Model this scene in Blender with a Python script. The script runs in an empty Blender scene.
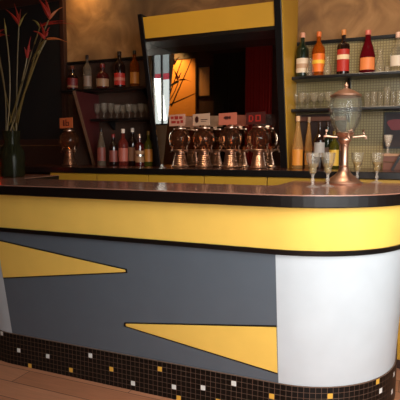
import bpy, bmesh, math, random
from mathutils import Vector, Matrix
random.seed(7)
SC = bpy.context.scene
COL = SC.collection
PI = math.pi

def lin(r, g, b):
    f = lambda c: (c/255/12.92 if c/255 <= .04045 else ((c/255+.055)/1.055)**2.4)
    return (f(r), f(g), f(b), 1)

# ------------------------------------------------------------ camera
H = 1.254
PITCH = math.atan(49/490); YAW = math.pi/2 - math.atan(1160*math.cos(PITCH)/490)
FW = Vector((-math.sin(YAW)*math.cos(PITCH), math.cos(YAW)*math.cos(PITCH), -math.sin(PITCH)))
RT = Vector((math.cos(YAW), math.sin(YAW), 0)); UP = RT.cross(FW)
cd = bpy.data.cameras.new('camera'); cam = bpy.data.objects.new('camera', cd); COL.objects.link(cam)
cd.sensor_width = 36; cd.lens = 490/400*36; cd.clip_start = .02
M = Matrix((RT, UP, -FW)).transposed().to_4x4(); M.translation = (0, 0, H)
cam.matrix_world = M
SC.camera = cam

# ------------------------------------------------------------ world, exposure, daylight
SC.view_settings.view_transform = 'Standard'; SC.view_settings.look = 'None'
SC.view_settings.gamma = 1; SC.view_settings.use_curve_mapping = False
SC.view_settings.exposure = 0.0
SC.cycles.transparent_max_bounces = 32
SC.cycles.max_bounces = 10
SC.cycles.sample_clamp_indirect = 4
w = bpy.data.worlds.new('sky'); SC.world = w; w.use_nodes = True
w.node_tree.nodes['Background'].inputs[0].default_value = (.86, .93, 1, 1)
w.node_tree.nodes['Background'].inputs[1].default_value = 1.7

def area(name, loc, target, sx, sy, power, color):
    l = bpy.data.lights.new(name, 'AREA'); l.shape = 'RECTANGLE'; l.size = sx; l.size_y = sy
    l.energy = power; l.color = color
    o = bpy.data.objects.new(name, l); COL.objects.link(o); o.location = loc
    o.rotation_euler = (Vector(target)-Vector(loc)).to_track_quat('-Z', 'Y').to_euler()
    return o
def spot(name, loc, target, power, color, angle, blend=.8, radius=.04):
    l = bpy.data.lights.new(name, 'SPOT'); l.energy = power; l.color = color
    l.spot_size = math.radians(angle); l.spot_blend = blend; l.shadow_soft_size = radius
    o = bpy.data.objects.new(name, l); COL.objects.link(o); o.location = loc
    o.rotation_euler = (Vector(target)-Vector(loc)).to_track_quat('-Z', 'Y').to_euler()
    return o
area('daylight_side', (1.0, .75, 1.45), (.0, 2.4, .8), 1.9, 2.0, 42, (1, .98, .95)).data.spread = math.radians(100)
area('daylight_front', (.76, -1.42, 2.2), (.0, 2, .6), .14, .8, 7, (1, .96, .92))
spot('wall_lamp_left', (-2.6, 3.46, 2.86), (-2.56, 3.60, 2.4), 16, (1, .6, .24), 110, 1)
spot('picture_lamp_left', (-2.60, 3.50, 2.76), (-2.585, 3.62, 2.5), 8, (1, .62, .2), 95, 1, .02)
spot('right_wall_fill', (-.1, 2.3, 3.1), (.1, 3.6, 2.0), 75, (1, .76, .5), 85, 1)  # unseen spot added to brighten the right back wall and shelves
spot('back_bar_fill', (-1.3, 2.1, 3.1), (-1.35, 3.3, 1.6), 50, (1, .66, .36), 75, 1)  # added warm spot without a fitting, lifts the back wall and mirror cabinet
spot('fountain_fill', (-.35, 2.3, 3.1), (-.3, 3.1, 1.2), 85, (1, .78, .58), 62, 1)  # out-of-view spot added to light the fountain, glasses and worktop
spot('poster_lamp', (-3.95, -.75, 3.15), (-3.9, -1.2, 2.45), 110, (1, .58, .18), 84, .8)

# ------------------------------------------------------------ pixel helpers: photo pixel -> point on a plane of the place
def ray(x, y): return FW + RT*((x-200)/490) - UP*((y-200)/490)
def atY(x, y, Y): r = ray(x, y); return Vector((0, 0, H)) + r*(Y/r.y)
def atZ(x, y, Z): r = ray(x, y); return Vector((0, 0, H)) + r*((Z-H)/r.z)
def proj(P):
    d = Vector(P) - Vector((0, 0, H)); z = d.dot(FW)
    return 200+490*d.dot(RT)/z, 200-490*d.dot(UP)/z
def ratio(x, y): r = ray(x, y); return r.x/r.y

# ------------------------------------------------------------ materials
MATS = {}
def mat(name, c, rough=.5, metal=0, coat=0, emit=None, strength=0, spec=.5, bump=0, bscale=40):
    if name in MATS: return MATS[name]
    m = bpy.data.materials.new(name); m.use_nodes = True; MATS[name] = m
    b = m.node_tree.nodes['Principled BSDF']
    b.inputs['Base Color'].default_value = lin(*c); b.inputs['Roughness'].default_value = rough
    b.inputs['Metallic'].default_value = metal; b.inputs['Coat Weight'].default_value = coat
    b.inputs['Coat Roughness'].default_value = .05
    b.inputs['Specular IOR Level'].default_value = spec
    if emit:
        b.inputs['Emission Color'].default_value = lin(*emit); b.inputs['Emission Strength'].default_value = strength
    nt = m.node_tree
    # faint procedural variation so no surface is perfectly uniform
    tc = nt.nodes.new('ShaderNodeTexCoord'); nz = nt.nodes.new('ShaderNodeTexNoise'); nz.inputs['Scale'].default_value = 9
    hs = nt.nodes.new('ShaderNodeMixRGB'); hs.blend_type = 'MULTIPLY'; hs.inputs[0].default_value = .12
    hs.inputs[1].default_value = lin(*c)
    nt.links.new(tc.outputs['Object'], nz.inputs['Vector']); nt.links.new(nz.outputs['Fac'], hs.inputs[2])
    nt.links.new(hs.outputs[0], b.inputs['Base Color'])
    if bump:
        n2 = nt.nodes.new('ShaderNodeTexNoise'); n2.inputs['Scale'].default_value = bscale
        bp = nt.nodes.new('ShaderNodeBump'); bp.inputs['Strength'].default_value = bump
        nt.links.new(tc.outputs['Object'], n2.inputs['Vector']); nt.links.new(n2.outputs['Fac'], bp.inputs['Height'])
        nt.links.new(bp.outputs[0], b.inputs['Normal'])
    return m
def glass(name, c, amount=.9, rough=.03, body=None):
    """thin glass: tinted see-through with a fresnel shine and a little body colour"""
    if name in MATS: return MATS[name]
    m = bpy.data.materials.new(name); m.use_nodes = True; MATS[name] = m
    nt = m.node_tree; nt.nodes.clear()
    out = nt.nodes.new('ShaderNodeOutputMaterial'); tr = nt.nodes.new('ShaderNodeBsdfTransparent')
    gl = nt.nodes.new('ShaderNodeBsdfGlossy'); df = nt.nodes.new('ShaderNodeBsdfDiffuse')
    lw = nt.nodes.new('ShaderNodeLayerWeight'); lw.inputs[0].default_value = .22
    m1 = nt.nodes.new('ShaderNodeMixShader'); m2 = nt.nodes.new('ShaderNodeMixShader')
    tr.inputs[0].default_value = lin(*c); gl.inputs['Roughness'].default_value = rough
    df.inputs[0].default_value = lin(*(body or c)); m1.inputs[0].default_value = 1-amount
    L = nt.links.new
    L(tr.outputs[0], m1.inputs[1]); L(df.outputs[0], m1.inputs[2])
    cap = nt.nodes.new('ShaderNodeMath'); cap.operation = 'MULTIPLY'; cap.inputs[1].default_value = .5; L(lw.outputs['Fresnel'], cap.inputs[0]); L(cap.outputs[0], m2.inputs[0]); L(m1.outputs[0], m2.inputs[1]); L(gl.outputs[0], m2.inputs[2])
    L(m2.outputs[0], out.inputs[0])
    return m
def mirror_mat():
    m = mat('mirror', (225, 222, 215), .015, 1); return m
def wallpaper():
    m = mat('aged_wallpaper', (190, 150, 108), .75); nt = m.node_tree; b = nt.nodes['Principled BSDF']
    tc = nt.nodes.new('ShaderNodeTexCoord'); n1 = nt.nodes.new('ShaderNodeTexNoise'); n1.inputs['Scale'].default_value = 2.6
    n1.inputs['Detail'].default_value = 6; n1.inputs['Distortion'].default_value = 2.2
    rp = nt.nodes.new('ShaderNodeValToRGB'); e = rp.color_ramp.elements
    e[0].position = .3; e[0].color = lin(112, 78, 46); e[1].position = .7; e[1].color = lin(164, 122, 78)
    x = e.new(.5); x.color = lin(138, 100, 60)
    L = nt.links.new; L(tc.outputs['Object'], n1.inputs['Vector']); L(n1.outputs['Fac'], rp.inputs[0]); L(rp.outputs[0], b.inputs['Base Color'])
    return m
def tile_mat(name, tile, grout, pitch, gap, axes=(0, 2)):
    m = mat(name, tile, .25); nt = m.node_tree; b = nt.nodes['Principled BSDF']
    tc = nt.nodes.new('ShaderNodeTexCoord'); sp = nt.nodes.new('ShaderNodeSeparateXYZ'); L = nt.links.new
    L(tc.outputs['Object'], sp.inputs[0]); edges = []
    for a in axes:
        d = nt.nodes.new('ShaderNodeMath'); d.operation = 'DIVIDE'; d.inputs[1].default_value = pitch
        fr = nt.nodes.new('ShaderNodeMath'); fr.operation = 'FRACT'
        gt = nt.nodes.new('ShaderNodeMath'); gt.operation = 'GREATER_THAN'; gt.inputs[1].default_value = 1-gap
        L(sp.outputs[a], d.inputs[0]); L(d.outputs[0], fr.inputs[0]); L(fr.outputs[0], gt.inputs[0]); edges.append(gt)
    mx = nt.nodes.new('ShaderNodeMath'); mx.operation = 'MAXIMUM'
    L(edges[0].outputs[0], mx.inputs[0]); L(edges[1].outputs[0], mx.inputs[1])
    mix = nt.nodes.new('ShaderNodeMixRGB'); mix.inputs[1].default_value = lin(*tile); mix.inputs[2].default_value = lin(*grout)
    L(mx.outputs[0], mix.inputs[0]); L(mix.outputs[0], b.inputs['Base Color'])
    return m
def wood_floor():
    m = mat('floor_boards', (180, 120, 86), .45); nt = m.node_tree; b = nt.nodes['Principled BSDF']
    tc = nt.nodes.new('ShaderNodeTexCoord'); mp = nt.nodes.new('ShaderNodeMapping'); mp.inputs['Scale'].default_value = (1, 1, 1)
    br = nt.nodes.new('ShaderNodeTexBrick'); br.inputs['Scale'].default_value = 1; br.inputs['Brick Width'].default_value = 1.3
    br.inputs['Row Height'].default_value = .14; br.inputs['Mortar Size'].default_value = .002
    br.inputs['Color1'].default_value = lin(222, 152, 112); br.inputs['Color2'].default_value = lin(204, 134, 96); br.inputs['Mortar'].default_value = lin(80, 46, 30)
    mp2 = nt.nodes.new('ShaderNodeMapping'); mp2.inputs['Scale'].default_value = (3, 40, 3)
    nz = nt.nodes.new('ShaderNodeTexNoise'); nz.inputs['Scale'].default_value = 2; mu = nt.nodes.new('ShaderNodeMixRGB'); mu.blend_type = 'MULTIPLY'; mu.inputs[0].default_value = .35
    L = nt.links.new
    L(tc.outputs['Object'], mp.inputs[0]); L(mp.outputs[0], br.inputs['Vector']); L(tc.outputs['Object'], mp2.inputs[0]); L(mp2.outputs[0], nz.inputs['Vector'])
    L(br.outputs['Color'], mu.inputs[1]); L(nz.outputs['Fac'], mu.inputs[2]); L(mu.outputs[0], b.inputs['Base Color'])
    return m

YEL = mat('yellow_laminate', (246, 200, 96), .32, spec=.4)
YEL2 = mat('mustard_paint', (198, 148, 44), .45)
BLK = mat('black_lacquer', (14, 12, 12), .3)
TOP = mat('dark_polished_top', (160, 112, 92), .2, spec=.6)
BLUE = mat('blue_grey_laminate', (90, 98, 107), .42)
WHITE = mat('pale_grey_laminate', (196, 202, 207), .3)
WALL = wallpaper()
GREENT = tile_mat('pale_green_mosaic', (152, 138, 98), (122, 108, 76), .0185, .32)
FLOOR = wood_floor()
MIR = mirror_mat()
CLEAR = glass('clear_glass', (253, 252, 248), .96, body=(255, 236, 220))
COPPER = mat('copper', (218, 174, 148), .42, 1)
NICKEL = mat('nickel', (214, 176, 152), .33, 1)
CREAM = mat('cream_paint', (196, 176, 150), .7)
DARKW = mat('dark_wood', (50, 26, 18), .45)
MIDW = mat('brown_wood', (112, 62, 38), .5)

# ------------------------------------------------------------ mesh helpers
def new(name, bm, m, parent=None, smooth=False, mods=None):
    me = bpy.data.meshes.new(name); bmesh.ops.recalc_face_normals(bm, faces=bm.faces[:]); bm.to_mesh(me); bm.free()
    o = bpy.data.objects.new(name, me); COL.objects.link(o)
    for x in (m if isinstance(m, (list, tuple)) else [m]): me.materials.append(x)
    if smooth:
        for p in me.polygons: p.use_smooth = True
        md = o.modifiers.new('edges', 'EDGE_SPLIT'); md.split_angle = math.radians(38)
    if parent: o.parent = parent
    return o
def thing(name, label, cat, loc=(0, 0, 0), rz=0, group=None):
    o = bpy.data.objects.new(name, None); COL.objects.link(o); o.location = loc; o.rotation_euler = (0, 0, rz)
    o.empty_display_size = .05
    return tag(o, label, cat, group)
def tag(o, label, cat, group=None):
    o['label'] = label; o['category'] = cat
    if group: o['group'] = group
    return o
def struct(o): o['kind'] = 'structure'; return o
def dup(root, loc, label, rz=0, scale=None):
    r = root.copy(); COL.objects.link(r); r.location = loc; r.rotation_euler = (0, 0, rz); r['label'] = label
    if scale: r.scale = scale
    for ch in list(root.children):
        c = ch.copy(); COL.objects.link(c); c.parent = r
        for g in list(ch.children):
            d = g.copy(); COL.objects.link(d); d.parent = c
    return r
def box(bm, x0, x1, y0, y1, z0, z1):
    v = [bm.verts.new((x, y, z)) for x in (x0, x1) for y in (y0, y1) for z in (z0, z1)]
    for f in ((0, 1, 3, 2), (4, 6, 7, 5), (0, 4, 5, 1), (2, 3, 7, 6), (0, 2, 6, 4), (1, 5, 7, 3)): bm.faces.new([v[i] for i in f])
    return bm
def bx(*a): return box(bmesh.new(), *a)
def bevel(o, w=.003, seg=2):
    m = o.modifiers.new('bevel', 'BEVEL'); m.width = w; m.segments = seg; m.limit_method = 'ANGLE'; return o
def lathe(bm, prof, seg=24, c=(0, 0, 0), closed=False, cap=True):
    rings = []
    for r, z in prof:
        if r < 1e-5: rings.append([bm.verts.new((c[0], c[1], c[2]+z))])
        else: rings.append([bm.verts.new((c[0]+r*math.cos(2*PI*k/seg), c[1]+r*math.sin(2*PI*k/seg), c[2]+z)) for k in range(seg)])
    pairs = list(zip(rings, rings[1:])) + ([(rings[-1], rings[0])] if closed else [])
    for a, b in pairs:
        if len(a) == 1 and len(b) == 1: continue
        for k in range(seg):
            j = (k+1) % seg
            if len(a) == 1: bm.faces.new((a[0], b[j], b[k]))
            elif len(b) == 1: bm.faces.new((a[k], a[j], b[0]))
            else: bm.faces.new((a[k], a[j], b[j], b[k]))
    if cap and not closed:
        for r in (rings[0], rings[-1]):
            if len(r) > 1: bm.faces.new(r)
    return bm
def tube(bm, pts, rad, seg=8):
    pts = [Vector(p) for p in pts]; rad = rad if isinstance(rad, (list, tuple)) else [rad]*len(pts); rings = []
    for i, p in enumerate(pts):
        t = (pts[min(i+1, len(pts)-1)]-pts[max(i-1, 0)]).normalized()
        a = t.cross(Vector((0, 0, 1)) if abs(t.z) < .9 else Vector((1, 0, 0))).normalized(); b = t.cross(a)
        rings.append([bm.verts.new(p+(a*math.cos(2*PI*k/seg)+b*math.sin(2*PI*k/seg))*max(rad[i], .0004)) for k in range(seg)])
    for a, b in zip(rings, rings[1:]):
        for k in range(seg): bm.faces.new((a[k], a[(k+1) % seg], b[(k+1) % seg], b[k]))
    bm.faces.new(rings[0]); bm.faces.new(rings[-1]); return bm
def prism(bm, pts, d):
    """closed prism over a 3D outline pushed along vector d"""
    d = Vector(d); a = [bm.verts.new(p) for p in pts]; b = [bm.verts.new(Vector(p)+d) for p in pts]; n = len(a)
    bm.faces.new(a); bm.faces.new(b[::-1])
    for i in range(n): bm.faces.new((a[i], b[i], b[(i+1) % n], a[(i+1) % n]))
    return bm

# ============================================================ THE ROOM
WY = 3.62           # back wall
XL, XR, YF, ZC = -5.2, .86, -1.2, 3.3
struct(new('floor', bx(XL-.1, XR+.1, YF-.1, WY+.1, -.1, 0), FLOOR))
struct(new('ceiling', bx(XL-.1, XR+.1, YF-.1, WY+.1, ZC, ZC+.1), mat('brown_ceiling', (120, 92, 70), .7)))
struct(new('wall_back', bx(XL-.1, XR+.1, WY, WY+.1, 0, ZC), WALL))
struct(new('wall_left', bx(XL-.1, XL, YF-.1, WY, 0, ZC), WALL))
def holed(name, fixed, a0, a1, h, m):
    """wall with one rectangular opening h=(u0,u1,z0,z1); fixed=('x'|'y', lo, hi)"""
    bm = bmesh.new()
    for u0, u1, z0, z1 in ((a0, h[0], 0, ZC), (h[1], a1, 0, ZC), (h[0], h[1], 0, h[2]), (h[0], h[1], h[3], ZC)):
        if fixed[0] == 'x': box(bm, fixed[1], fixed[2], u0, u1, z0, z1)
        else: box(bm, u0, u1, fixed[1], fixed[2], z0, z1)
    return struct(new(name, bm, m))
holed('wall_right', ('x', XR, XR+.1), YF-.1, WY, (-.3, 1.9, .35, 2.75), CREAM)
holed('wall_front', ('y', YF-.1, YF), XL, XR, (.45, .82, 1.72, 3.1), CREAM)
def window(name, fixed, h, n):
    bm = bmesh.new(); t = .03
    for u0, u1, z0, z1 in [(h[0], h[1], h[2], h[2]+t), (h[0], h[1], h[3]-t, h[3])] + [(u-t/2, u+t/2, h[2]+t, h[3]-t) for u in [h[0]+t/2+(h[1]-h[0]-t)*k/n for k in range(n+1)]]:
        if fixed[0] == 'x': box(bm, fixed[1], fixed[2], u0, u1, z0, z1)
        else: box(bm, u0, u1, fixed[1], fixed[2], z0, z1)
    o = struct(new(name, bm, DARKW)); mid = (fixed[1]+fixed[2])/2
    g = bx(mid-.002, mid+.002, h[0]+.02, h[1]-.02, h[2]+.02, h[3]-.02) if fixed[0] == 'x' else bx(h[0]+.02, h[1]-.02, mid-.002, mid+.002, h[2]+.02, h[3]-.02)
    new('window_pane', g, glass('window_glass', (250, 252, 252), .995), o)
struct(new('wall_front_panelling', bx(XL, -.9, YF, YF+.02, 0, ZC), mat('dark_panelling', (66, 36, 25), .5)))
window('window_1', ('x', XR+.03, XR+.07), (-.3, 1.9, .35, 2.75), 3)
window('window_2', ('y', YF-.07, YF-.03), (.45, .82, 1.72, 3.1), 2)

# tiled lower back wall with its black trim, dark wainscot on the left
TZ = 2.005
TX = -2.80
struct(new('wall_back_panel', bx(TX, -1.81, WY-.012, WY, 0, TZ), mat('dark_brown_paint', (66, 44, 32), .6)))
struct(new('wall_back_tiles', bx(-1.81, XR, WY-.012, WY, 0, TZ), GREENT))
struct(bevel(new('trim_1', bx(TX, -1.81, WY-.028, WY, TZ, TZ+.024), BLK)))
struct(bevel(new('trim_2', bx(-.79, XR, WY-.028, WY, TZ, TZ+.024), BLK)))
struct(bevel(new('wall_bar', bx(-.80, -.775, WY-.04, WY, TZ+.03, 2.27), BLK)))  # narrow black upright on the wall beside the right fin
struct(new('wall_back_wainscot', bx(XL, TX, WY-.02, WY, 0, 1.30), DARKW))

# chalkboard on the left of the back wall
cb = thing('chalkboard', 'large dark chalkboard in a brown frame on the left back wall behind the flowers', 'chalkboard', (-3.9, WY-.03, 1.33))
new('board', bx(-1.0, 1.06, -.015, .02, .03, 1.22), mat('slate', (16, 15, 16), .6), cb)
bm = bmesh.new()
for q in ((-1.04, 1.1, 1.22, 1.30), (-1.04, 1.1, -.02, .03), (-1.04, -1.0, .03, 1.22), (1.06, 1.1, .03, 1.22)): box(bm, q[0], q[1], -.025, .02, q[2], q[3])
bevel(new('frame', bm, DARKW, cb))

# ============================================================ BAR COUNTER
SX0, SX1 = -2.11, -.514     # straight stretch between the two rounded corners
YB = 2.91
NA = 20
def ring(yf, r, z):
    pts = [(SX0-r, YB-.01*k, z) for k in (0,)]
    pts += [(SX0-r*math.sin(a), yf+r-r*math.cos(a), z) for a in [PI/2*(1-k/NA) for k in range(NA+1)]]
    pts += [(SX0+(SX1-SX0)*k/8, yf, z) for k in range(1, 8)]
    pts += [(SX1+r*math.sin(a), yf+r-r*math.cos(a), z) for a in [PI/2*k/NA for k in range(NA+1)]]
    pts += [(SX1+r, YB, z)]
    return pts
IL0, IL1, IR0, IR1 = 0, 1+NA, 1+NA+8, 1+NA+8+NA+1
def wrap(levels, i0, i1, t):
    """solid skin t thick that follows the rounded plan; levels = [(yf, r, z)...] bottom to top"""
    bm = bmesh.new(); out, inn = [], []
    for yf, r, z in levels:
        out.append([bm.verts.new(p) for p in ring(yf, r, z)[i0:i1+1]]); inn.append([bm.verts.new(p) for p in ring(yf+t, r-t, z)[i0:i1+1]])
    n = len(out[0])
    for L, s in ((out, 1), (inn, -1)):
        for a, b in zip(L, L[1:]):
            for k in range(n-1): bm.faces.new((a[k], a[k+1], b[k+1], b[k]))
    for k in range(n-1):
        bm.faces.new((out[0][k], out[0][k+1], inn[0][k+1], inn[0][k])); bm.faces.new((out[-1][k], out[-1][k+1], inn[-1][k+1], inn[-1][k]))
    for j in range(len(levels)-1):
        for k in (0, n-1): bm.faces.new((out[j][k], out[j+1][k], inn[j+1][k], inn[j][k]))
    return bm
bar = thing('bar_counter', 'long round-cornered bar counter with yellow band, blue-grey front and mosaic foot', 'bar counter', (0, 0, 0))
PT, PB = (2.045, .525, .813), (2.14, .49, .186)
mid = lambda t: tuple(PB[i]+(PT[i]-PB[i])*t for i in range(3))
fp = new('front_panel', wrap([PB, PT], IL1, IR0, .02), BLUE, bar, True)
o = new('corner_panel', wrap([PB, PT], IR0, IR1, .02), WHITE, bar, True); o['label'] = 'pale grey curved panel of the right corner'
o = new('corner_panel', wrap([PB, PT], IL0, IL1, .02), WHITE, bar, True); o['label'] = 'pale grey curved panel of the left corner'
new('yellow_band', wrap([(2.03, .53, .836), (2.012, .54, .93), (1.995, .545, 1.026)], IL0, IR1, .02), YEL, bar, True)
new('black_trim', wrap([(2.025, .535, .813), (2.02, .54, .836)], IL0, IR1, .03), BLK, bar, True)
# yellow wedges inlaid in the sloping front
def onpanel(x, y):
    n = Vector((0, PT[2]-PB[2], -(PT[0]-PB[0]))); r = ray(x, y); o_ = Vector((0, 0, H))
    return o_ + r*((Vector((0, PB[0], PB[2]))-o_).dot(n)/r.dot(n))
PN = Vector((0, -(PT[2]-PB[2]), (PT[0]-PB[0]))).normalized()
def cut(a, b, X): t = (X-a.x)/(b.x-a.x); return a+(b-a)*t
def wedge(base_hi, tip_hi, tip_lo, base_lo, X):
    a, b, c, d = [onpanel(*q) for q in (base_hi, tip_hi, tip_lo, base_lo)]
    a = cut(b, a, X); d = cut(c, d, X); e = .0075
    wdg = new('wedge_outline', prism(bmesh.new(), [a, b, c, d], PN*.002), BLK, bar)
    up = Vector((0, 0, e)); s = 1 if X < b.x else -1
    ih, il = a-up, d+up
    tx = b.x - s*e*1.2
    h2, l2 = cut(ih, b-up*.8, tx), cut(il, c+up*.8, tx)
    new('yellow_wedge', prism(bmesh.new(), [p+PN*.0005 for p in (ih, h2, l2, il)], PN*.0035), YEL, wdg)
    wdg['label'] = 'yellow wedge with a black outline pointing ' + ('right' if s > 0 else 'left')
wedge((0, 239.8), (127, 269), (127.5, 272.8), (3, 278.6), SX0+.003)
wedge((278, 325.4), (124.5, 322.3), (124, 326.2), (279, 374.5), SX1-.003)
# mosaic foot: every little tile is a face, a few of them white or gold
def along(s, R, yf):
    a = PI/2*R; Ls = SX1-SX0; ret = YB-yf-R
    if s < -a: return (SX0-R, yf+R+(-a-s))
    if s < 0: t = -s/R; return (SX0-R*math.sin(t), yf+R-R*math.cos(t))
    if s < Ls: return (SX0+s, yf)
    if s < Ls+a: t = (s-Ls)/R; return (SX1+R*math.sin(t), yf+R-R*math.cos(t))
    return (SX1+R, yf+R+(s-Ls-a))
PYF, PR = 2.132, .497
pitch = .186/7; gap = .0024
s0, s1 = -PI/2*PR-.27, (SX1-SX0)+PI/2*PR+.27
cols = int((s1-s0)/pitch)
cells = []
bm = bmesh.new()
for i in range(cols):
    for j in range(7):
        sA, sB = s0+i*pitch+gap/2, s0+(i+1)*pitch-gap/2; zA, zB = j*pitch+gap/2, (j+1)*pitch-gap/2
        pa, pb = along(sA, PR, PYF), along(sB, PR, PYF)
        v = [bm.verts.new((p[0], p[1], z)) for p, z in ((pa, zA), (pb, zA), (pb, zB), (pa, zB))]
        f = bm.faces.new(v); c = sum((Vector(x.co) for x in v), Vector())/4; cells.append((f, proj(c), c))
acc_w = [(20, 350), (47.5, 355), (92, 354.5), (135, 382), (174, 385.5), (201, 386), (235, 382.5), (380, 391.5), (392, 391), (393, 373.5), (1, 334)]
acc_g = [(30, 365), (73, 369), (111, 367.5), (161.5, 368), (178, 396), (220, 399), (270, 394), (332, 394), (376, 379.5)]
for lst, mi in ((acc_w, 1), (acc_g, 2)):
    for px in lst:
        best = min((c for c in cells if c[2].y < 2.62), key=lambda c: (c[1][0]-px[0])**2+(c[1][1]-px[1])**2); best[0].material_index = mi
plinth = new('mosaic_foot', bm, [mat('black_tile', (9, 7, 6), .35, spec=.25), mat('white_tile', (228, 226, 220), .3), mat('gold_tile', (226, 172, 66), .3)], bar)
g = new('grout', wrap([(PYF+.0015, PR-.0015, 0), (PYF+.0015, PR-.0015, .1875)], IL0, IR1, .03), mat('grout', (112, 86, 70), .8), plinth, True)

# counter top, one continuous U-shaped slab
ZT, ZB = 1.078, 1.026
def top_outline(d):
    r = [Vector(p) for p in ring(1.94+d, .57-d, 0)]
    inner = [(-.62, YB)] + [(-.62-.05+.05*math.cos(a), 2.45+d+.05-.05*math.sin(a)) for a in [PI/2*k/6 for k in range(7)]]
    inner += [(-2.3+.05-.05*math.sin(a), 2.45+d+.05-.05*math.cos(a)) for a in [PI/2*k/6 for k in range(7)]] + [(-2.36, YB)]
    return [(p.x, p.y) for p in r] + inner
bt = thing('worktop', 'dark polished U-shaped bar top with a thick black edge', 'counter top', (0, 0, ZB))
bm = prism(bmesh.new(), [(x, y, 0) for x, y in top_outline(0)], (0, 0, ZT-ZB-.004)); bevel(new('black_edge', bm, mat('black_edge', (18, 11, 9), .4, spec=.25), bt), .004)
bm = prism(bmesh.new(), [(x, y, ZT-ZB-.004) for x, y in top_outline(.006)], (0, 0, .004)); new('top_surface', bm, TOP, bt)

# ============================================================ BACK COUNTER
BY, BZ = 2.92, 1.136
bc = thing('back_counter_top', 'long dark wooden counter top along the back wall under bottles and dispensers', 'counter top', (0, 0, BZ-.04))
bevel(new('black_edge', bx(-3.3, .06, BY, BY+.012, 0, .04), BLK, bc), .003)
bevel(new('slab', bx(-3.3, .06, BY+.0125, WY-.012, 0, .04), mat('back_top', (60, 30, 22), .2), bc), .004)
xs = [ratio(x, 178)*(BY+.02) for x in (148, 204, 267)]; step = (xs[2]-xs[0])/2
edges = [xs[0]-step*k for k in (2, 1)] + xs + [xs[2]+step*k for k in (1, 2)]
nm = ['left of the slanted shelf side', 'under the left bottles', 'under the first two globe dispensers', 'under the last two globe dispensers', 'under the right fin of the mirror', 'behind the copper fountain', 'farthest right']
for i, (a, b) in enumerate(zip(edges, edges[1:])):
    c = thing('back_cabinet', 'yellow cabinet of the back counter, ' + nm[i], 'cabinet', ((a+b)/2, BY+.02, 0), 0, 'yellow cabinets under the back counter'); h = (b-a)/2
    new('carcass', bx(-h+.001, h-.001, .02, .66, 0, BZ-.041), DARKW, c)
    d = bevel(new('door', bx(-h+.003, h-.003, 0, .019, .06, BZ-.043), YEL2, c), .002)
    k = new('handle', lathe(bmesh.new(), [(0, 0), (.006, 0), (.006, .012), (.012, .016), (.012, .022), (0, .024)], 14), NICKEL, d, True)
    k.rotation_euler = (PI/2, 0, 0); k.location = (h-.05, 0, .75)

# ============================================================ MIRROR CABINET
mc = thing('mirror_cabinet', 'back bar mirror between slanted black fins under a yellow canopy', 'mirror', (-1.29, WY, BZ))
mo = Vector((-1.29, WY, BZ))
def finY(z): return 3.12 + (2.205-z)/(2.205-1.126)*.26
def fin(x0, x1, z0, z1, m, name, off=0, back=WY-.012):
    pts = [Vector((x0, finY(z0)+off, z0)), Vector((x0, back, z0)), Vector((x0, back, z1)), Vector((x0, finY(z1)+off, z1))]
    return new(name, prism(bmesh.new(), [p-mo for p in pts], (x1-x0, 0, 0)), m, mc)
FL0, FL1, FR0, FR1 = -1.805, -1.770, -.822, -.776
bevel(fin(FL0, FL1, BZ, 2.215, BLK, 'side_fin'), .002); bevel(fin(FR0, FR1, BZ, 2.215, BLK, 'side_fin'), .002)
o = fin(FR1, FR1+.006, BZ, 2.40, YEL2, 'fin_face', .02); o['label'] = 'yellow outer face of the right fin'
o = fin(FL1, FL1+.005, BZ, 2.03, MIR, 'fin_mirror', .004); o['label'] = 'mirror strip inside the left fin'
new('mirror_glass', bx(FL1+.005+1.29, FR0+1.29, 3.40-WY, 3.42-WY, 0, 2.03-BZ), MIR, mc)
new('mirror_backing', bx(FL1+.005+1.29, FR0+1.29, 3.4205-WY, 3.45-WY, 0, 2.03-BZ), DARKW, mc)
pts = [Vector((FL1+.0005, finY(z)+.012, z)) for z in (2.055, 2.195)]
pts = [pts[0], Vector((pts[0].x, WY-.02, 2.055)), Vector((pts[0].x, WY-.02, 2.195)), pts[1]]
new('canopy', prism(bmesh.new(), [p-mo for p in pts], (FR0-FL1-.001, 0, 0)), YEL2, mc)
new('canopy_underside', bx(FL1+.006+1.29, FR0+1.29, finY(2.04)+.012-WY, 3.45-WY, 2.0305-BZ, 2.0545-BZ), BLK, mc)

# ============================================================ WALL SHELVES
def shelf(label, x0, x1, z, group):
    s = thing('wall_shelf', label, 'shelf', ((x0+x1)/2, WY-.0125, z-.03), 0, group); h = (x1-x0)/2
    bevel(new('shelf_board', bx(-h, h, -.17, 0, .009, .03), BLK, s), .003)
    for x in (-h*.6, h*.6):
        new('bracket', prism(bmesh.new(), [(x-.006, 0, .008), (x-.006, -.1, .008), (x-.006, -.1, .001), (x-.006, -.008, -.06), (x-.006, 0, -.06)], (.012, 0, 0)), BLK, s)
SH1, SH2 = 1.766, 1.545
SH3 = 1.520
RX0 = FR1+.007
shelf('upper black shelf right of the mirror, carrying the coloured bottles', RX0, 1.1, SH1, 'black shelves')
shelf('lower black shelf right of the mirror, carrying clear glasses', RX0, 1.1, SH2, 'black shelves')
shelf('upper black shelf left of the mirror, carrying five liquor bottles', -2.74, FL0-.002, SH1, 'black shelves')
shelf('lower black shelf left of the mirror, carrying small glasses', -2.45, FL0-.002, SH3, 'black shelves')
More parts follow.
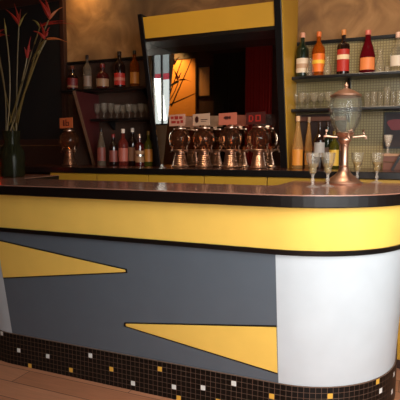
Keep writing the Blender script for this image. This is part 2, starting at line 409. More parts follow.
# slanted side board under the left shelves
sb = thing('shelf_side_board', 'slanted dark red side board under the left shelves with a pale front edge', 'board', (-2.50, WY-.0125, BZ))
def sby(z): return -.32 + (1.73-z)/(1.73-BZ)*.25
new('board', prism(bmesh.new(), [(0, sby(BZ), 0), (0, 0, 0), (0, 0, 1.733-BZ), (0, sby(1.733), 1.733-BZ)], (.022, 0, 0)), mat('oxblood_paint', (74, 22, 20), .5), sb)
o = new('front_edge', prism(bmesh.new(), [(0, sby(BZ)-.012, 0), (0, sby(BZ), 0), (0, sby(1.733), 1.733-BZ), (0, sby(1.733)-.012, 1.733-BZ)], (.022, 0, 0)), mat('pale_edge', (116, 80, 58), .5), sb)  # front edge in a paler brown than the red board

# ============================================================ BOTTLES
def bottle_prof(kind, h, r):
    n = r*.33
    if kind == 'wine': return [(r*.9, 0), (r, .01), (r, h*.58), (r*.93, h*.64), (r*.6, h*.71), (n, h*.77), (n, h*.93)]
    if kind == 'square': return [(r*.94, 0), (r, .01), (r, h*.62), (r*.9, h*.68), (n, h*.74), (n, h*.92)]
    if kind == 'taper': return [(r*.85, 0), (r, .012), (r*.98, h*.4), (r*.72, h*.6), (n*1.1, h*.78), (n, h*.93)]
    if kind == 'flute': return [(r*.92, 0), (r, .01), (r, h*.42), (r*.8, h*.56), (r*.45, h*.76), (n, h*.86), (n, h*.94)]
    if kind == 'squat': return [(r*.9, 0), (r, .012), (r*1.02, h*.45), (r*.9, h*.58), (r*.5, h*.68), (n, h*.72), (n, h*.9)]
    if kind == 'decanter': return [(r*.8, 0), (r, .02), (r, h*.35), (r*.55, h*.6), (r*.35, h*.72), (r*.5, h*.88)]
def bottle(label, x, Y, z, ytop, wpx, kind, body, lab=None, cap=None, lab2=None, group=None, lz=(.12, .48), neck=None):
    R = ratio(x, 100); X = R*Y; depth = Vector((X, Y, 0)).dot(FW)
    zt = atY(x, ytop, Y).z; h = zt-z; r = wpx/490*depth/2
    t = thing('liquor_bottle', label, 'bottle', (X, Y, z), math.atan2(-X, Y)*0, group); seg = 4 if kind == 'square' else 20
    p = bottle_prof(kind, h, r)
    b = new('bottle_body', lathe(bmesh.new(), p, seg*5 if seg == 4 else seg), body, t, True)
    nr, nz = p[-1]
    if kind == 'decanter':
        new('stopper', lathe(bmesh.new(), [(nr*.6, nz+.0005), (nr*1.0, nz+.008), (nr*1.1, h*.96), (0, h)], 16), cap or CLEAR, t, True)
    else:
        new('cap', lathe(bmesh.new(), [(nr*1.06, nz*.955), (nr*1.14, nz*.957), (nr*1.14, h-.003), (nr, h), (0, h)], 16), cap, t, True)
    def band(z0, z1, m, name, grow=.0012):
        def rr(zz):
            for (ra, za), (rb, zb) in zip(p, p[1:]):
                if za <= zz <= zb: return ra+(rb-ra)*(zz-za)/(zb-za)
            return r
        zs = [z0+(z1-z0)*k/4 for k in range(5)]; sg = 14; span = 2.2; a0 = -PI/2-span/2+math.atan2(-X, Y)*-1*0
        a0 += math.atan2(X, -Y) * 0 + (math.atan2(-Y, -X)+PI/2)
        bm = bmesh.new(); O = []; I = []
        for zz in zs:
            for L, g in ((O, grow), (I, .0002)):
                L.append([bm.verts.new(((rr(zz)+g)*math.cos(a0+span*k/sg), (rr(zz)+g)*math.sin(a0+span*k/sg), zz)) for k in range(sg+1)])
        for L in (O, I):
            for a, c in zip(L, L[1:]):
                for k in range(sg): bm.faces.new((a[k], a[k+1], c[k+1], c[k]))
        for k in range(sg):
            bm.faces.new((O[0][k], O[0][k+1], I[0][k+1], I[0][k])); bm.faces.new((O[-1][k], O[-1][k+1], I[-1][k+1], I[-1][k]))
        for j in range(4):
            for k in (0, sg): bm.faces.new((O[j][k], O[j+1][k], I[j+1][k], I[j][k]))
        return new(name, bm, m, t, True)
    if lab: band(h*lz[0], h*lz[1], lab, 'label')
    if lab2: band(h*lab2[0], h*lab2[1], lab2[2], 'label_stripe', .002)
    if neck: band(h*.78, h*.9, neck, 'neck_label')
    return t
P = lambda n, c, r=.5: mat('paper_'+n, c, r)
G_R = 'liquor bottles on the upper right shelf'; G_L = 'liquor bottles on the upper left shelf'
G_CL = 'bottles on the left of the back counter'; G_CR = 'bottles on the right of the back counter'
YS = WY-.0125-.09
dgreen = mat('dark_green_bottle', (20, 34, 22), .12, coat=.5); dbrown = mat('dark_brown_bottle', (30, 14, 10), .12, coat=.5)
orange = glass('orange_liqueur', (236, 140, 40), .6, body=(180, 90, 20)); pink = glass('red_liqueur', (150, 26, 34), .4, body=(100, 12, 22))
amber = glass('amber_spirit', (206, 120, 44), .65, body=(150, 76, 20)); olive = glass('olive_glass', (130, 130, 50), .6, body=(96, 92, 30))
dred = mat('dark_red_bottle', (66, 16, 14), .14, coat=.5); straw = glass('straw_wine', (246, 222, 176), .72, body=(226, 176, 112))
bottle('dark green bottle with white label and pinkish cap, first on the upper right shelf', 301.5, YS, SH1, 33, 12.5, 'wine', dgreen, P('white', (226, 204, 178)), mat('pink_foil', (226, 160, 132), .4), (.2, .3, P('tan', (190, 150, 116))), G_R, (.1, .42))
bottle('orange liqueur bottle with an orange cap on the upper right shelf', 317.5, YS, SH1, 32, 12.5, 'wine', orange, P('orange', (228, 112, 30)), mat('orange_cap', (226, 112, 50), .4), (.28, .36, P('yellow', (240, 190, 60))), G_R, (.1, .5))
bottle('dark brown bottle with red and cream labels on the upper right shelf', 342, YS, SH1, 30, 12.5, 'square', dbrown, P('red', (176, 40, 28)), mat('tan_cap', (206, 130, 70), .4), (.34, .44, P('cream', (232, 200, 160))), G_R, (.08, .56))
bottle('crimson liqueur bottle with an orange paper label on the upper right shelf', 366, YS, SH1, 30.5, 15, 'taper', pink, P('peach', (226, 130, 70)), mat('rose_cap', (206, 110, 96), .4), None, G_R, (.08, .36))
bottle('clear spirit bottle with pale cap at the right edge of the upper right shelf', 396, YS, SH1, 32.5, 14, 'squat', CLEAR, P('pale', (226, 210, 190)), mat('pale_cap', (230, 190, 170), .4), None, G_R, (.14, .4))
def small(name, label, cat, x, Y, z, prof, m, group, rim=None):
    o = new(name, lathe(bmesh.new(), prof, 20, closed=True), m, None, True); o.location = (ratio(x, 100)*Y, Y, z)
    return tag(o, label, cat, group)
def cup(h, r0, r1, t=.002): return [(r0*.001, 0), (r0, 0), (r1, h), (r1-t, h), (r0-t, .008), (r0*.001, .008)]
small('carafe', 'little clear carafe between the green and the orange bottle', 'carafe', 309.3, YS-.045, SH1, [(.0001, 0), (.024, 0), (.03, .02), (.026, .06), (.014, .085), (.018, .12), (.016, .12), (.012, .085), (.024, .06), (.028, .02), (.022, .004), (.0001, .004)], CLEAR, 'clear glassware among the bottles')
small('carafe', 'little clear carafe just right of the orange bottle', 'carafe', 326.5, YS-.045, SH1, [(.0001, 0), (.024, 0), (.03, .02), (.026, .06), (.014, .085), (.018, .125), (.016, .125), (.012, .085), (.024, .06), (.028, .02), (.022, .004), (.0001, .004)], CLEAR, 'clear glassware among the bottles')
small('carafe', 'clear glass carafe just right of the crimson bottle', 'carafe', 378.5, YS, SH1, [(.0001, 0), (.03, 0), (.036, .03), (.026, .08), (.013, .11), (.02, .155), (.018, .155), (.011, .11), (.024, .08), (.034, .03), (.028, .004), (.0001, .004)], CLEAR, 'clear glassware among the bottles')
small('tumbler', 'tiny clear tumbler between the carafe and the clear bottle at the right edge', 'glass', 386, YS, SH1, cup(.045, .016, .02), CLEAR, 'clear glassware among the bottles')

bottle('bottle with a dark red label at the left end of the upper left shelf', 73, YS, SH1, 66, 11, 'squat', dbrown, P('wine', (110, 24, 20)), mat('brown_cap', (90, 40, 26), .4), (.14, .2, P('buff', (150, 110, 76))), G_L, (.1, .5))
bottle('tall clear bottle with a dark stopper, second on the upper left shelf', 88, YS, SH1, 55, 8.5, 'wine', glass('smoky_glass', (200, 176, 150), .85), P('grey', (140, 110, 90)), mat('dark_stopper', (40, 22, 16), .4), None, G_L, (.1, .4))
bottle('wide dark red bottle with a cream label, third on the upper left shelf', 103, YS, SH1, 64, 13, 'squat', dred, P('buff', (150, 110, 76)), mat('red_cap', (120, 24, 20), .4), None, G_L, (.1, .4))
bottle('tall dark bottle with a red label, fourth on the upper left shelf', 120, YS, SH1, 51.5, 11.5, 'wine', dbrown, P('red', (176, 40, 28)), mat('dark_stopper', (40, 22, 16), .4), (.2, .28, P('rose', (190, 110, 90))), G_L, (.08, .4))
bottle('amber bottle with a black cap beside the left fin on the upper left shelf', 135, YS, SH1, 50.5, 9.5, 'wine', amber, P('mustard', (176, 110, 40)), mat('black_cap', (16, 12, 10), .4), None, G_L, (.1, .4))

# back counter, left group
bottle('slim clear bottle with a pink label, leftmost on the back counter below the glasses', 100.5, 3.42, BZ, 128, 9, 'flute', glass('smoky_glass', (200, 176, 150)), P('pinkish', (128, 62, 50)), mat('dark_stopper', (40, 22, 16), .4), None, G_CL)
bottle('short dark bottle with a rosy label, second on the back counter below the left glasses', 112.5, 3.40, BZ, 134, 9, 'wine', dbrown, P('pinkish', (128, 62, 50)), mat('red_cap', (120, 24, 20), .4), None, G_CL)
bottle('rosy bottle with a white cap on the back counter below the left glasses', 122.5, 3.41, BZ, 129, 10, 'wine', glass('rose_wine', (214, 130, 110), .6, body=(130, 54, 44)), P('coral', (168, 84, 66)), mat('white_cap', (220, 200, 184), .4), None, G_CL)
bottle('brown bottle with a white cap on the back counter below the left glasses', 132, 3.51, BZ, 128, 9, 'wine', dbrown, P('buff2', (156, 108, 80)), mat('white_cap', (220, 200, 184), .4), None, G_CL)
bottle('brown square-shouldered bottle with a silver stripe on the back counter left of the fin', 139, 3.40, BZ, 134, 9.5, 'square', dred, P('buff', (150, 110, 76)), mat('steel_cap', (180, 150, 130), .3, 1), (.3, .36, mat('silver_foil', (200, 190, 180), .3, 1)), G_CL)
bottle('olive green bottle on the back counter right beside the left fin', 148, 3.47, BZ, 131, 8.5, 'wine', olive, P('mustard', (176, 110, 40)), mat('olive_cap', (110, 84, 30), .4), None, G_CL)
# back counter, right group
bottle('tall pale bottle with an orange label beside the yellow fin on the back counter', 298.5, 3.35, BZ, 116, 11, 'flute', straw, P('amber_label', (222, 142, 52)), mat('clear_cap', (210, 170, 130), .4), None, G_CR, (.06, .36))
bottle('slim pale bottle standing just behind the one with the orange label', 309.5, 3.50, BZ, 117, 7.5, 'flute', straw, P('amber2', (196, 128, 60)), mat('clear_cap', (210, 170, 130), .4), None, G_CR, (.06, .3))
bottle('dark wine bottle with a pale grey label left of the fountain on the back counter', 320.5, 3.38, BZ, 122, 11, 'wine', dbrown, P('paleblue', (176, 172, 170)), mat('dark_stopper', (40, 22, 16), .4), None, G_CR, (.25, .56))
bottle('dark wine bottle behind the pale labelled one on the back counter', 328.5, 3.47, BZ, 122, 10, 'wine', dgreen, P('greyish', (120, 100, 90)), mat('dark_stopper', (40, 22, 16), .4), None, G_CR, (.2, .45))
bottle('green bottle with a yellow label behind the fountain stem on the back counter', 335.5, 3.38, BZ, 131, 10, 'wine', olive, P('lemon', (222, 178, 66)), mat('olive_cap', (110, 84, 30), .4), None, G_CR, (.08, .5))

# small glasses on the lower shelves
ORD = ['first', 'second', 'third', 'fourth', 'fifth', 'sixth', 'seventh', 'eighth', 'ninth']
GOB = [(.0001, 0), (.022, 0), (.022, .003), (.005, .008), (.004, .03), (.016, .04), (.024, .055), (.025, .09), (.0235, .09), (.0225, .056), (.014, .043), (.0001, .036)]
for i, x in enumerate((97, 104, 111, 117, 123, 129, 135, 141, 147)):
    small('goblet', ORD[i]+' small goblet from the left on the lower left shelf', 'glass', x, YS+(-.02 if i % 2 else .03), SH3, [(r*1.2, z*(1.45 if i < 3 else 1.25)) for r, z in GOB], CLEAR, 'goblets on the lower left shelf')
TUM = cup(.085, .02, .026)
for i, x in enumerate((296.5, 302, 307.5, 314, 321, 328.5)):
    small('goblet', ORD[i]+' clear goblet from the yellow fin on the lower right shelf', 'glass', x, YS+(-.03 if i % 2 else .02), SH2, [(r*1.15, z*1.25) for r, z in GOB], CLEAR, 'glasses on the lower right shelf')
for i, x in enumerate((367.5, 374, 380.5, 387, 393, 399)):
    small('tumbler', ORD[i]+' clear tumbler right of the fountain lid on the lower right shelf', 'glass', x, YS+(-.03 if i % 2 else .02), SH2, cup(.125 if i == 3 else .1, .021, .026), CLEAR, 'glasses on the lower right shelf')

# ============================================================ BEHIND THE FOUNTAIN
rk = thing('bottle_rack', 'dark wooden rack against the tiles behind the bottles left of the fountain', 'rack', (0, WY-.013, BZ))
a, b = FR1+.012, ratio(346, 140)*3.6
new('back_board', bx(a, b, -.02, 0, 0, .38), DARKW, rk)
for z in (.12, .33): new('rail', bx(a, b, -.05, -.0205, z, z+.03), MIDW, rk)
pc = thing('picture', 'dark picture with a red blot on the tiled wall at the right edge', 'picture', (0, WY-.0125, 1.27))
a, b = ratio(384, 130)*3.6, .25
new('frame', bx(a, b, -.02, 0, 0, .245), BLK, pc)
new('canvas', bx(a+.012, b-.012, -.023, -.0201, .012, .233), mat('dark_canvas', (34, 12, 14), .6), pc)
bm = bmesh.new(); q = ratio(396, 122)*3.6
prism(bm, [(q+.05*math.cos(t)*(1+.25*math.sin(3*t)), -.0235, .16+.045*math.sin(t)*(1+.2*math.cos(2*t))) for t in [2*PI*k/18 for k in range(18)]], (0, -.001, 0))
new('red_blot', bm, mat('red_paint', (120, 12, 22), .5), pc)
cr = thing('crate', 'small brown wooden crate on the back counter at the right edge', 'crate', (ratio(392, 150)*3.42, 3.42, BZ))
bm = bmesh.new()
box(bm, -.05, .08, -.05, .05, 0, .008)
for q in ((-.05, .08, -.05, -.042), (-.05, .08, .042, .05), (-.05, -.042, -.042, .042), (.072, .08, -.042, .042)):
    box(bm, *q, .008, .045); box(bm, *q, .05, .085)
new('slats', bm, MIDW, cr); new('lid', bx(-.055, .085, -.055, .055, .0855, .1), mat('pale_wood', (176, 128, 92), .5), cr)
lb = thing('leaning_board', 'narrow black board leaning on the crate at the right edge', 'board', (ratio(396, 160)*3.33, 3.33, BZ))
new('board', prism(bmesh.new(), [(-.03, 0, 0), (-.012, 0, 0), (.075, 0, .17), (.057, 0, .17)], (0, .02, 0)), BLK, lb)

# ============================================================ GLOBE DISPENSERS
def card_mat_blobs(t, holder, rects, m):
    bm = bmesh.new()
    for x0, x1, z0, z1 in rects: box(bm, x0*1.15-.025, x1*1.15-.025, -.0075, -.0062, z0, z1)
    return new('print', bm, m, holder)
def dispenser(x, Y, label, card, pr, blobs, tilt=0):
    X = ratio(x, 160)*Y; t = thing('drink_dispenser', label, 'dispenser', (X, Y, BZ), -.35+tilt, 'globe dispensers on the back counter')
    base = [(.0001, 0), (.052, 0), (.056, .006), (.052, .012), (.046, .016)]
    for k in range(6): base += [(.044-k*.0025, .02+k*.014), (.047-k*.0025, .025+k*.014), (.044-k*.0025, .031+k*.014)]
    base += [(.033, .108), (.05, .118), (.054, .124), (.05, .130), (.0001, .130)]
    new('base', lathe(bmesh.new(), [(r*1.15, z) for r, z in base], 28), NICKEL, t, True)
    gl = [(.04, .1305)] + [(.018*0+.082*math.sin(a), .205-.082*math.cos(a)) for a in [math.radians(q) for q in range(34, 150, 8)]] + [(.042, .278)]
    gl += [(.039, .278)] + [(.079*math.sin(a), .205-.079*math.cos(a)) for a in [math.radians(q) for q in range(146, 30, -8)]] + [(.037, .1305)]
    new('globe', lathe(bmesh.new(), gl, 28, closed=True), glass('globe_glass', (246, 228, 212), .985, body=(200, 150, 120)), t, True)
    new('lid', lathe(bmesh.new(), [(.0001, .2785), (.045, .2785), (.045, .284), (.02, .289), (.0001, .290)], 24), NICKEL, t, True)
    for s in (-1, 1):
        tp = new('tap', tube(bmesh.new(), [(s*.048, -.0, .124), (s*.085, -.01, .124), (s*.09, -.012, .108)], [.007, .007, .006], 8), NICKEL, t, True)
        new('tap_lever', tube(bmesh.new(), [(s*.078, -.008, .128), (s*.078, -.008, .15), (s*.088, -.01, .155)], [.004, .004, .006], 8), NICKEL, tp, True)
    h = new('card_holder', bx(-.012, .012, -.006, .006, .2905, .302), NICKEL, t)
    c = new('card', bx(-.107, .057, -.006, -.002, .302, .385), card, t)
    if blobs: card_mat_blobs(t, c, blobs, pr)
    return t
ink = mat('red_ink', (170, 40, 30), .6); dink = mat('dark_ink', (70, 30, 26), .6)
R4 = [(-.055, -.03, .355, .372), (-.02, .012, .35, .374), (.022, .052, .352, .37), (-.05, -.01, .322, .34), (.0, .024, .318, .338), (.034, .056, .322, .342)]
dispenser(180, 3.29, 'globe dispenser topped with a pale card of red print, nearest the left fin', P('card_rose', (214, 160, 136)), ink, R4)
dispenser(204, 3.29, 'globe dispenser topped with a pale card bearing one dark blot at its left', P('card_pale', (206, 168, 140)), dink, [(-.05, -.02, .33, .36), (-.044, -.026, .323, .367), (.0, .055, .340, .345), (.0, .045, .328, .332)])
dispenser(230.5, 3.29, 'globe dispenser topped with a salmon card bearing a small dark fish shape', P('card_salmon', (200, 112, 88)), dink, [(-.03, .012, .345, .358), (-.02, .005, .34, .362), (.012, .026, .342, .361)])
dispenser(258.5, 3.29, 'globe dispenser topped with a dark card of red letters, nearest the right fin', P('card_dark', (70, 26, 22)), ink, [(-.05, -.042, .32, .365), (-.042, -.025, .357, .365), (-.042, -.025, .32, .328), (-.025, -.017, .328, .357), (.0, .008, .32, .365), (.008, .03, .357, .365), (.008, .03, .32, .328), (.03, .038, .32, .365)])
dispenser(69.5, 3.26, 'globe dispenser topped with an orange card, alone on the left by the chalkboard', P('card_orange', (214, 110, 60)), mat('maroon_ink', (96, 24, 16), .6), [(-.03, -.016, .318, .366), (-.004, .006, .318, .37), (.006, .03, .345, .352), (.024, .034, .318, .352), (.006, .03, .318, .325)], .1)

# ============================================================ FOUNTAIN AND ABSINTHE GLASSES
fc = atZ(343.5, 184, ZT); 
ft = thing('water_fountain', 'copper absinthe fountain with a glass urn standing on the bar top', 'fountain', (fc.x, fc.y, ZT), .3)
foot = [(.0001, 0), (.096, 0), (.098, .006), (.094, .013), (.086, .016), (.078, .026), (.06, .04), (.046, .05), (.042, .056), (.036, .06), (.028, .075), (.023, .09)]
new('foot', lathe(bmesh.new(), foot+[(.0001, .09)], 32), COPPER, ft, True)
colm = [(.0001, .0902), (.021, .0902), (.025, .096), (.02, .104), (.018, .15), (.02, .195), (.024, .205), (.021, .212), (.026, .222), (.034, .232), (.034, .24), (.03, .246), (.034, .254), (.042, .262), (.048, .27), (.046, .274), (.0001, .274)]
new('column', lathe(bmesh.new(), colm, 28), COPPER, ft, True)
ur = [(.045, .2745), (.058, .29), (.07, .315), (.079, .35), (.083, .39), (.084, .42), (.08, .445), (.074, .458)]
ui = [(r-.003, z) for r, z in ur]
new('glass_urn', lathe(bmesh.new(), ur+ui[::-1], 36, closed=True), glass('urn_glass', (254, 254, 251), .975, body=(255, 250, 240)), ft, True)
new('water', lathe(bmesh.new(), [(.0001, .2755)]+[(r-.0035, z+.001) for r, z in ur[:4]]+[(.0785, .378), (.0001, .378)], 32), glass('water', (252, 252, 246), .985), ft, True)
lid = new('lid', lathe(bmesh.new(), [(.0001, .4585), (.079, .4585), (.082, .463), (.08, .469), (.07, .473), (.06, .48), (.04, .492), (.022, .498), (.012, .504), (.0001, .504)], 32), COPPER, ft, True)
new('lid_knob', lathe(bmesh.new(), [(.0001, .5042), (.007, .5042), (.006, .51), (.012, .516), (.0125, .521), (.006, .527), (.004, .533), (.0001, .536)], 18), COPPER, lid, True)
for k in range(4):
    a = k*PI/2; c, s = math.cos(a), math.sin(a); q = lambda r, z: (r*c, r*s, z)
    tp = new('tap', tube(bmesh.new(), [q(.04, .25), q(.07, .252), q(.098, .256), q(.108, .25), q(.11, .238)], [.007, .006, .009, .008, .005], 10), COPPER, ft, True)
    new('tap_handle', tube(bmesh.new(), [q(.098, .26), q(.098, .276), (.098*c-.018*s, .098*s+.018*c, .283)], [.005, .004, .007], 8), COPPER, tp, True)
AF = [(.0001, 0), (.034, 0), (.035, .002), (.02, .006), (.008, .011), (.0062, .024), (.011, .033), (.0062, .042), (.0065, .056), (.011, .0635), (.0001, .0635)]
AG = [(.0001, .064), (.012, .064), (.0185, .073), (.0195, .086), (.0185, .094), (.026, .104), (.032, .13), (.0365, .168),
      (.0345, .168), (.030, .131), (.024, .106), (.0165, .096), (.0172, .086), (.0165, .075), (.011, .067), (.0001, .067)]
FLINT = glass('flint_glass', (250, 246, 240), .8, body=(255, 244, 232))
def absinthe(x, y, label):
    p = atZ(x, y, ZT); t = thing('absinthe_glass', label, 'glass', (p.x, p.y, ZT), 0, 'absinthe glasses around the fountain')
    new('stem_and_foot', lathe(bmesh.new(), AF, 16), FLINT, t, True); new('bowl', lathe(bmesh.new(), AG, 12, closed=True), glass('cut_glass', (253, 252, 248), .955, body=(250, 236, 222)), t, False)
    new('absinthe', lathe(bmesh.new(), [(.0001, .0675), (.0108, .0676), (.0160, .0755), (.0167, .086), (.016, .0965), (.0225, .1065), (.025, .115), (.0001, .115)], 16), glass('pale_drink', (246, 232, 190), .85, body=(214, 190, 130)), t, True)
absinthe(312.5, 187, 'stemmed absinthe glass on the bar top, outermost left of the fountain')
absinthe(327.5, 186.3, 'stemmed absinthe glass on the bar top, just left of the fountain foot')
absinthe(357, 182.5, 'stemmed absinthe glass on the bar top, just right of the fountain column')
absinthe(376.5, 182.8, 'stemmed absinthe glass on the bar top, outermost right of the fountain')
o = new('goblet', lathe(bmesh.new(), [(r*.8, z*.72) for r, z in AF[:-1]+[(.016, .072)]+AG[2:]], 14, closed=True), FLINT, None, True)
o.location = (cr.location.x-.025, 3.40, BZ+.1); tag(o, 'small stemmed glass standing on the wooden crate at the right edge', 'glass')

# ============================================================ VASE, FLOWERS, LANTERN
vp = atZ(13, 177, ZT); VX, VY = vp.x, vp.y
vs = thing('vase', 'tall dark green glass vase on the left of the bar top', 'vase', (VX, VY, ZT))
vo = [(.07, 0), (.08, .01), (.085, .1), (.082, .17), (.066, .2), (.05, .22), (.052, .25), (.058, .30), (.06, .31)]
new('vase_body', lathe(bmesh.new(), [(.0001, 0)]+vo+[(r-.005, z) for r, z in vo[::-1][:-1]]+[(.065, .012), (.0001, .012)], 32, closed=True), glass('dark_green_glass', (150, 150, 100), .8, body=(72, 70, 46)), vs, True)
new('vase_water', lathe(bmesh.new(), [(.0001, .0125), (.064, .0125), (.073, .02), (.079, .1), (.077, .15), (.0001, .15)], 28), glass('vase_water', (110, 110, 70), .85), vs, True)
STEM = mat('stem_green', (106, 84, 38), .5); RED = mat('flower_red', (150, 36, 22), .45); ORG = mat('flower_orange', (176, 92, 42), .5); LEAF = mat('bract_green', (130, 110, 50), .5)
def petal(bm, p0, p1, wd, bend=(0, 0, 0), n=7):
    """pointed keel-shaped bract from p0 to p1"""
    p0, p1 = Vector(p0), Vector(p1); b = Vector(bend)
    pts = [p0.lerp(p1, k/n)+b*math.sin(PI*k/n) for k in range(n+1)]; rad = [wd*(.35+.65*math.sin(PI*min(1, k/n*1.3+.2)) if k < n else .03)*(1-.55*(k/n)**2) for k in range(n+1)]
    rad[-1] = .0006; tube(bm, pts, [r*.85 for r in rad], 8); return bm
SPOT = .4
def flower(label, name, Y, stem_px, bracts, group='tropical flowers in the vase'):
    """stem_px: photo points from the vase mouth up; bracts: (from px, to px, width m, material, dY)"""
    t = thing(name, label, 'flower', (VX, VY, ZT+.02), 0, group); org = Vector((VX, VY, ZT+.02))
    d = atY(*stem_px[-1], Y) - Vector((VX, VY, 0)); d.z = 0
    global SPOT; ang = SPOT; SPOT += 2*PI/9
    mouth = Vector((VX+.034*math.cos(ang), VY+.034*math.sin(ang), ZT+.31))
    lo = Vector((VX+.036*math.cos(ang), VY+.036*math.sin(ang), ZT+.03))
    q = [atY(x, y, Y) for x, y in stem_px[-2:]]
    a0, a1, a2 = mouth, q[0], q[1]
    ctl = a1*2-(a0+a2)*.5                       # one smooth arc from the mouth through the middle point to the bloom
    pts = [lo] + [a0*(1-u)**2+ctl*2*u*(1-u)+a2*u*u for u in [k/12 for k in range(13)]]
    new('stem', tube(bmesh.new(), [p-org for p in pts], [.0045]*len(pts), 7), STEM, t, True)
    for (a, b, wd, m, dy) in bracts:
        p0, p1 = atY(*a, Y), atY(*b, Y+dy)
        new('bract', petal(bmesh.new(), p0-org, p1-org, wd, (0, 0, .012)), m, t, True)
flower('red and orange flower on a straight upright stem, upper left of the bouquet', 'heliconia_flower', 2.61, [(17, 76), (19, 24)],
       [((19, 24), (5, 9), .013, RED, -.03), ((19.5, 24), (14, 3), .011, RED, .02), ((19, 26), (27, 13), .009, LEAF, .0), ((19, 22), (21, 9), .008, RED, .03)])
flower('large red flower with a pale tip at the top of the bouquet', 'heliconia_flower', 2.52, [(29, 76), (48.5, 20)],
       [((50, 18), (35, -6), .018, RED, -.03), ((50, 18), (43, -8), .014, RED, .02), ((49, 19), (63, 7), .011, ORG, .03), ((50, 19), (46, 10), .008, RED, 0)])
flower('spiky red flower with a long pointed bract reaching right', 'heliconia_flower', 2.46, [(27, 84), (46, 40)],
       [((45, 39), (33, 31), .012, RED, -.04), ((47, 39), (69, 43), .01, ORG, .03), ((45, 37), (40, 22), .011, RED, .02), ((46, 36), (50, 27), .010, RED, 0), ((45, 41), (31, 62), .014, STEM, .03)])
flower('slim flower with long red bracts pointing right below the top bloom', 'heliconia_flower', 2.62, [(24, 78), (40, 27)],
       [((40, 26), (66, 21), .011, RED, .02), ((40, 26), (74, 24), .007, RED, .04), ((40, 27), (32, 20), .009, LEAF, -.02)])
flower('small closed red bud low in the middle of the bouquet', 'heliconia_flower', 2.50, [(19, 92), (27, 58)],
       [((27, 58), (31, 36), .012, RED, .0), ((27, 57), (24, 47), .009, RED, -.02), ((27, 56), (32, 50), .008, RED, .02)])
flower('bright red flower at the far left edge of the bouquet', 'heliconia_flower', 2.58, [(4, 84), (-6, 38)],
       [((-6, 37), (10, 36), .014, RED, 0), ((-6, 36), (7, 29), .014, RED, .02), ((-6, 36), (-14, 24), .012, RED, 0)])
for k, (px, lab) in enumerate([([(10, 82), (6, 34)], 'bare green stem leaning slightly left in the bouquet'), ([(25, 92), (38, 56)], 'bare green stem leaning right in the bouquet'), ([(6, 96), (0, 64)], 'short green stem leaning far left in the bouquet')]):
    flower(lab, 'flower_stem', 2.53+.04*k, px, [((px[-1]), (px[-1][0]+(3 if k == 1 else -2), px[-1][1]-16), .008, LEAF, 0)])
lp = Vector((-2.612, 2.55, ZT))
ln = thing('candle_lantern', 'glowing amber candle glass at the left edge behind the vase', 'candle', lp)
new('glass_cup', lathe(bmesh.new(), [(.0001, 0), (.03, 0), (.038, .01), (.042, .15), (.039, .15), (.035, .012), (.0001, .006)], 24, closed=True), glass('amber_glass', (250, 150, 50), .4, body=(230, 110, 20)), ln, True)
cn = new('candle', lathe(bmesh.new(), [(.0001, .0065), (.028, .0125), (.028, .07), (.0001, .07)], 20), mat('wax', (240, 200, 150), .5), ln, True)
new('flame', lathe(bmesh.new(), [(.0001, .0702), (.006, .082), (.0075, .092), (.004, .108), (.0001, .12)], 12), mat('flame', (255, 180, 80), .5, emit=(255, 150, 50), strength=160), cn, True)

pl = bpy.data.lights.new('candle_light', 'POINT'); pl.energy = .8; pl.color = (1, .5, .15); pl.shadow_soft_size = .008
plo = bpy.data.objects.new('candle_light', pl); COL.objects.link(plo); plo.location = lp + Vector((0, 0, .13))
# ============================================================ WHAT THE MIRROR SEES (across the room)
MY = 3.40; WF = YF+.02; VYR = 2*MY-WF
def across(x, y): p = atY(x, y, VYR); return p.x, p.z
def wallrect(x0, y0, x1, y1):
    a, b = across(x0, y0), across(x1, y1); return a[0], b[0], min(a[1], b[1]), max(a[1], b[1])
def hung(name, label, cat, r, fm, cm, t=.03, f=.05, strokes=None, sm=None):
    x0, x1, z0, z1 = r; h = (x1-x0)/2; o = thing(name, label, cat, ((x0+x1)/2, WF, z0)); bm = bmesh.new()
    for q in ((-h, h, 0, f), (-h, h, z1-z0-f, z1-z0), (-h, -h+f, f, z1-z0-f), (h-f, h, f, z1-z0-f)): box(bm, q[0], q[1], .0005, t, q[2], q[3])
    new('frame', bm, fm, o); new('sheet', bx(-h+f, h-f, .0005, t*.5, f, z1-z0-f), cm, o)
    if strokes:
        bm = bmesh.new()
        for (ax, az, bx_, bz) in strokes:
            d = Vector((bx_-ax, 0, bz-az)).normalized(); n = Vector((-d.z, 0, d.x))*.012
            A, B = Vector((ax, t*.5+.0005, az)), Vector((bx_, t*.5+.0005, bz)); prism(bm, [A-n, B-n*.4, B+n*.4, A+n], (0, .002, 0))
        new('dark_stroke', bm, sm or BLK, o)  # narrow dark diagonal strips laid over the sheet
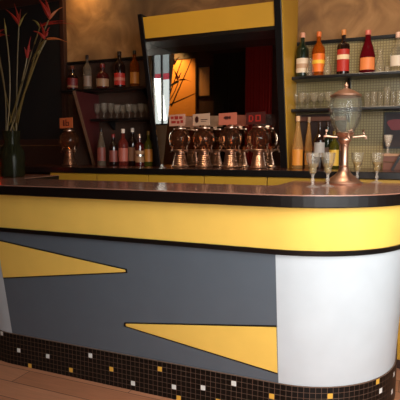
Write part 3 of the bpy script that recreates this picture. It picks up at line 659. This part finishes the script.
hung('poster', 'amber poster with dark diagonal strokes on the wall facing the mirror', 'poster', wallrect(167, 118, 197, 57), DARKW, mat('amber_paper', (232, 150, 60), .7), f=.02, strokes=[(-.3, .25, .1, 1.2), (-.2, .2, .28, 1.15), (-.38, .6, -.1, 1.25), (-.32, .2, .3, .42)])
hung('poster', 'small beige poster beside the amber one facing the mirror', 'poster', wallrect(198, 97, 211, 66), BLK, mat('beige_paper', (190, 134, 84), .7), f=.015)
dr = thing('door', 'dark panelled double door on the wall facing the mirror', 'door', (0, WF, 0)); x0, x1, z0, z1 = wallrect(214, 112, 246, 52)
for k in range(2):
    a = x0+(x1-x0)*k/2; b = a+(x1-x0)/2; d = new('door_leaf', bx(a+.004, b-.004, .0005, .04, .005, z1), mat('near_black_paint', (22, 17, 15), .4), dr)
    for q in (.15, 1.2): new('door_panel', bx(a+.1, b-.1, .0405, .052, q, q+.85), mat('near_black_paint2', (30, 23, 20), .35), d)
cu = thing('curtain', 'long dark red curtain beside the dark door facing the mirror', 'curtain', (0, WF, 0)); x0, x1, z0, z1 = wallrect(247, 112, 274, 40)
bm = bmesh.new(); n = 60; rows = []
for zz in (.02, ZC-.25):
    rows.append([bm.verts.new((x0+(x1-x0)*k/n, .09+.035*math.sin(k*.95), zz)) for k in range(n+1)])
for k in range(n): bm.faces.new((rows[0][k], rows[0][k+1], rows[1][k+1], rows[1][k]))
o = new('drape', bm, mat('red_velvet', (205, 40, 32), .7), cu, True); so = o.modifiers.new('cloth', 'SOLIDIFY'); so.thickness = .004
new('curtain_rod', tube(bmesh.new(), [(x0-.1, .09, ZC-.22), (x1+.1, .09, ZC-.22)], .014, 10), DARKW, cu, True)

aw = thing('awning', 'grey awning with a red valance, added outside the front window to block the sky in the mirror', 'awning', (1.35, -2.4, 0))  # added to block the upper window so its reflection turns grey
new('canvas', prism(bmesh.new(), [(-.7, 0, 2.82), (-.7, -.5, 3.9), (-.7, -.5, 3.92), (-.7, 0, 2.84)], (1.4, 0, 0)), mat('awning_grey', (170, 176, 180), .8), aw)
new('valance', bx(-.7, .7, .001, .006, 2.72, 2.845), mat('awning_red', (206, 60, 80), .7), aw)
for x in (-.69, .69): new('post', bx(x-.012, x+.012, -.03, -.006, 0, 2.82), NICKEL, aw)
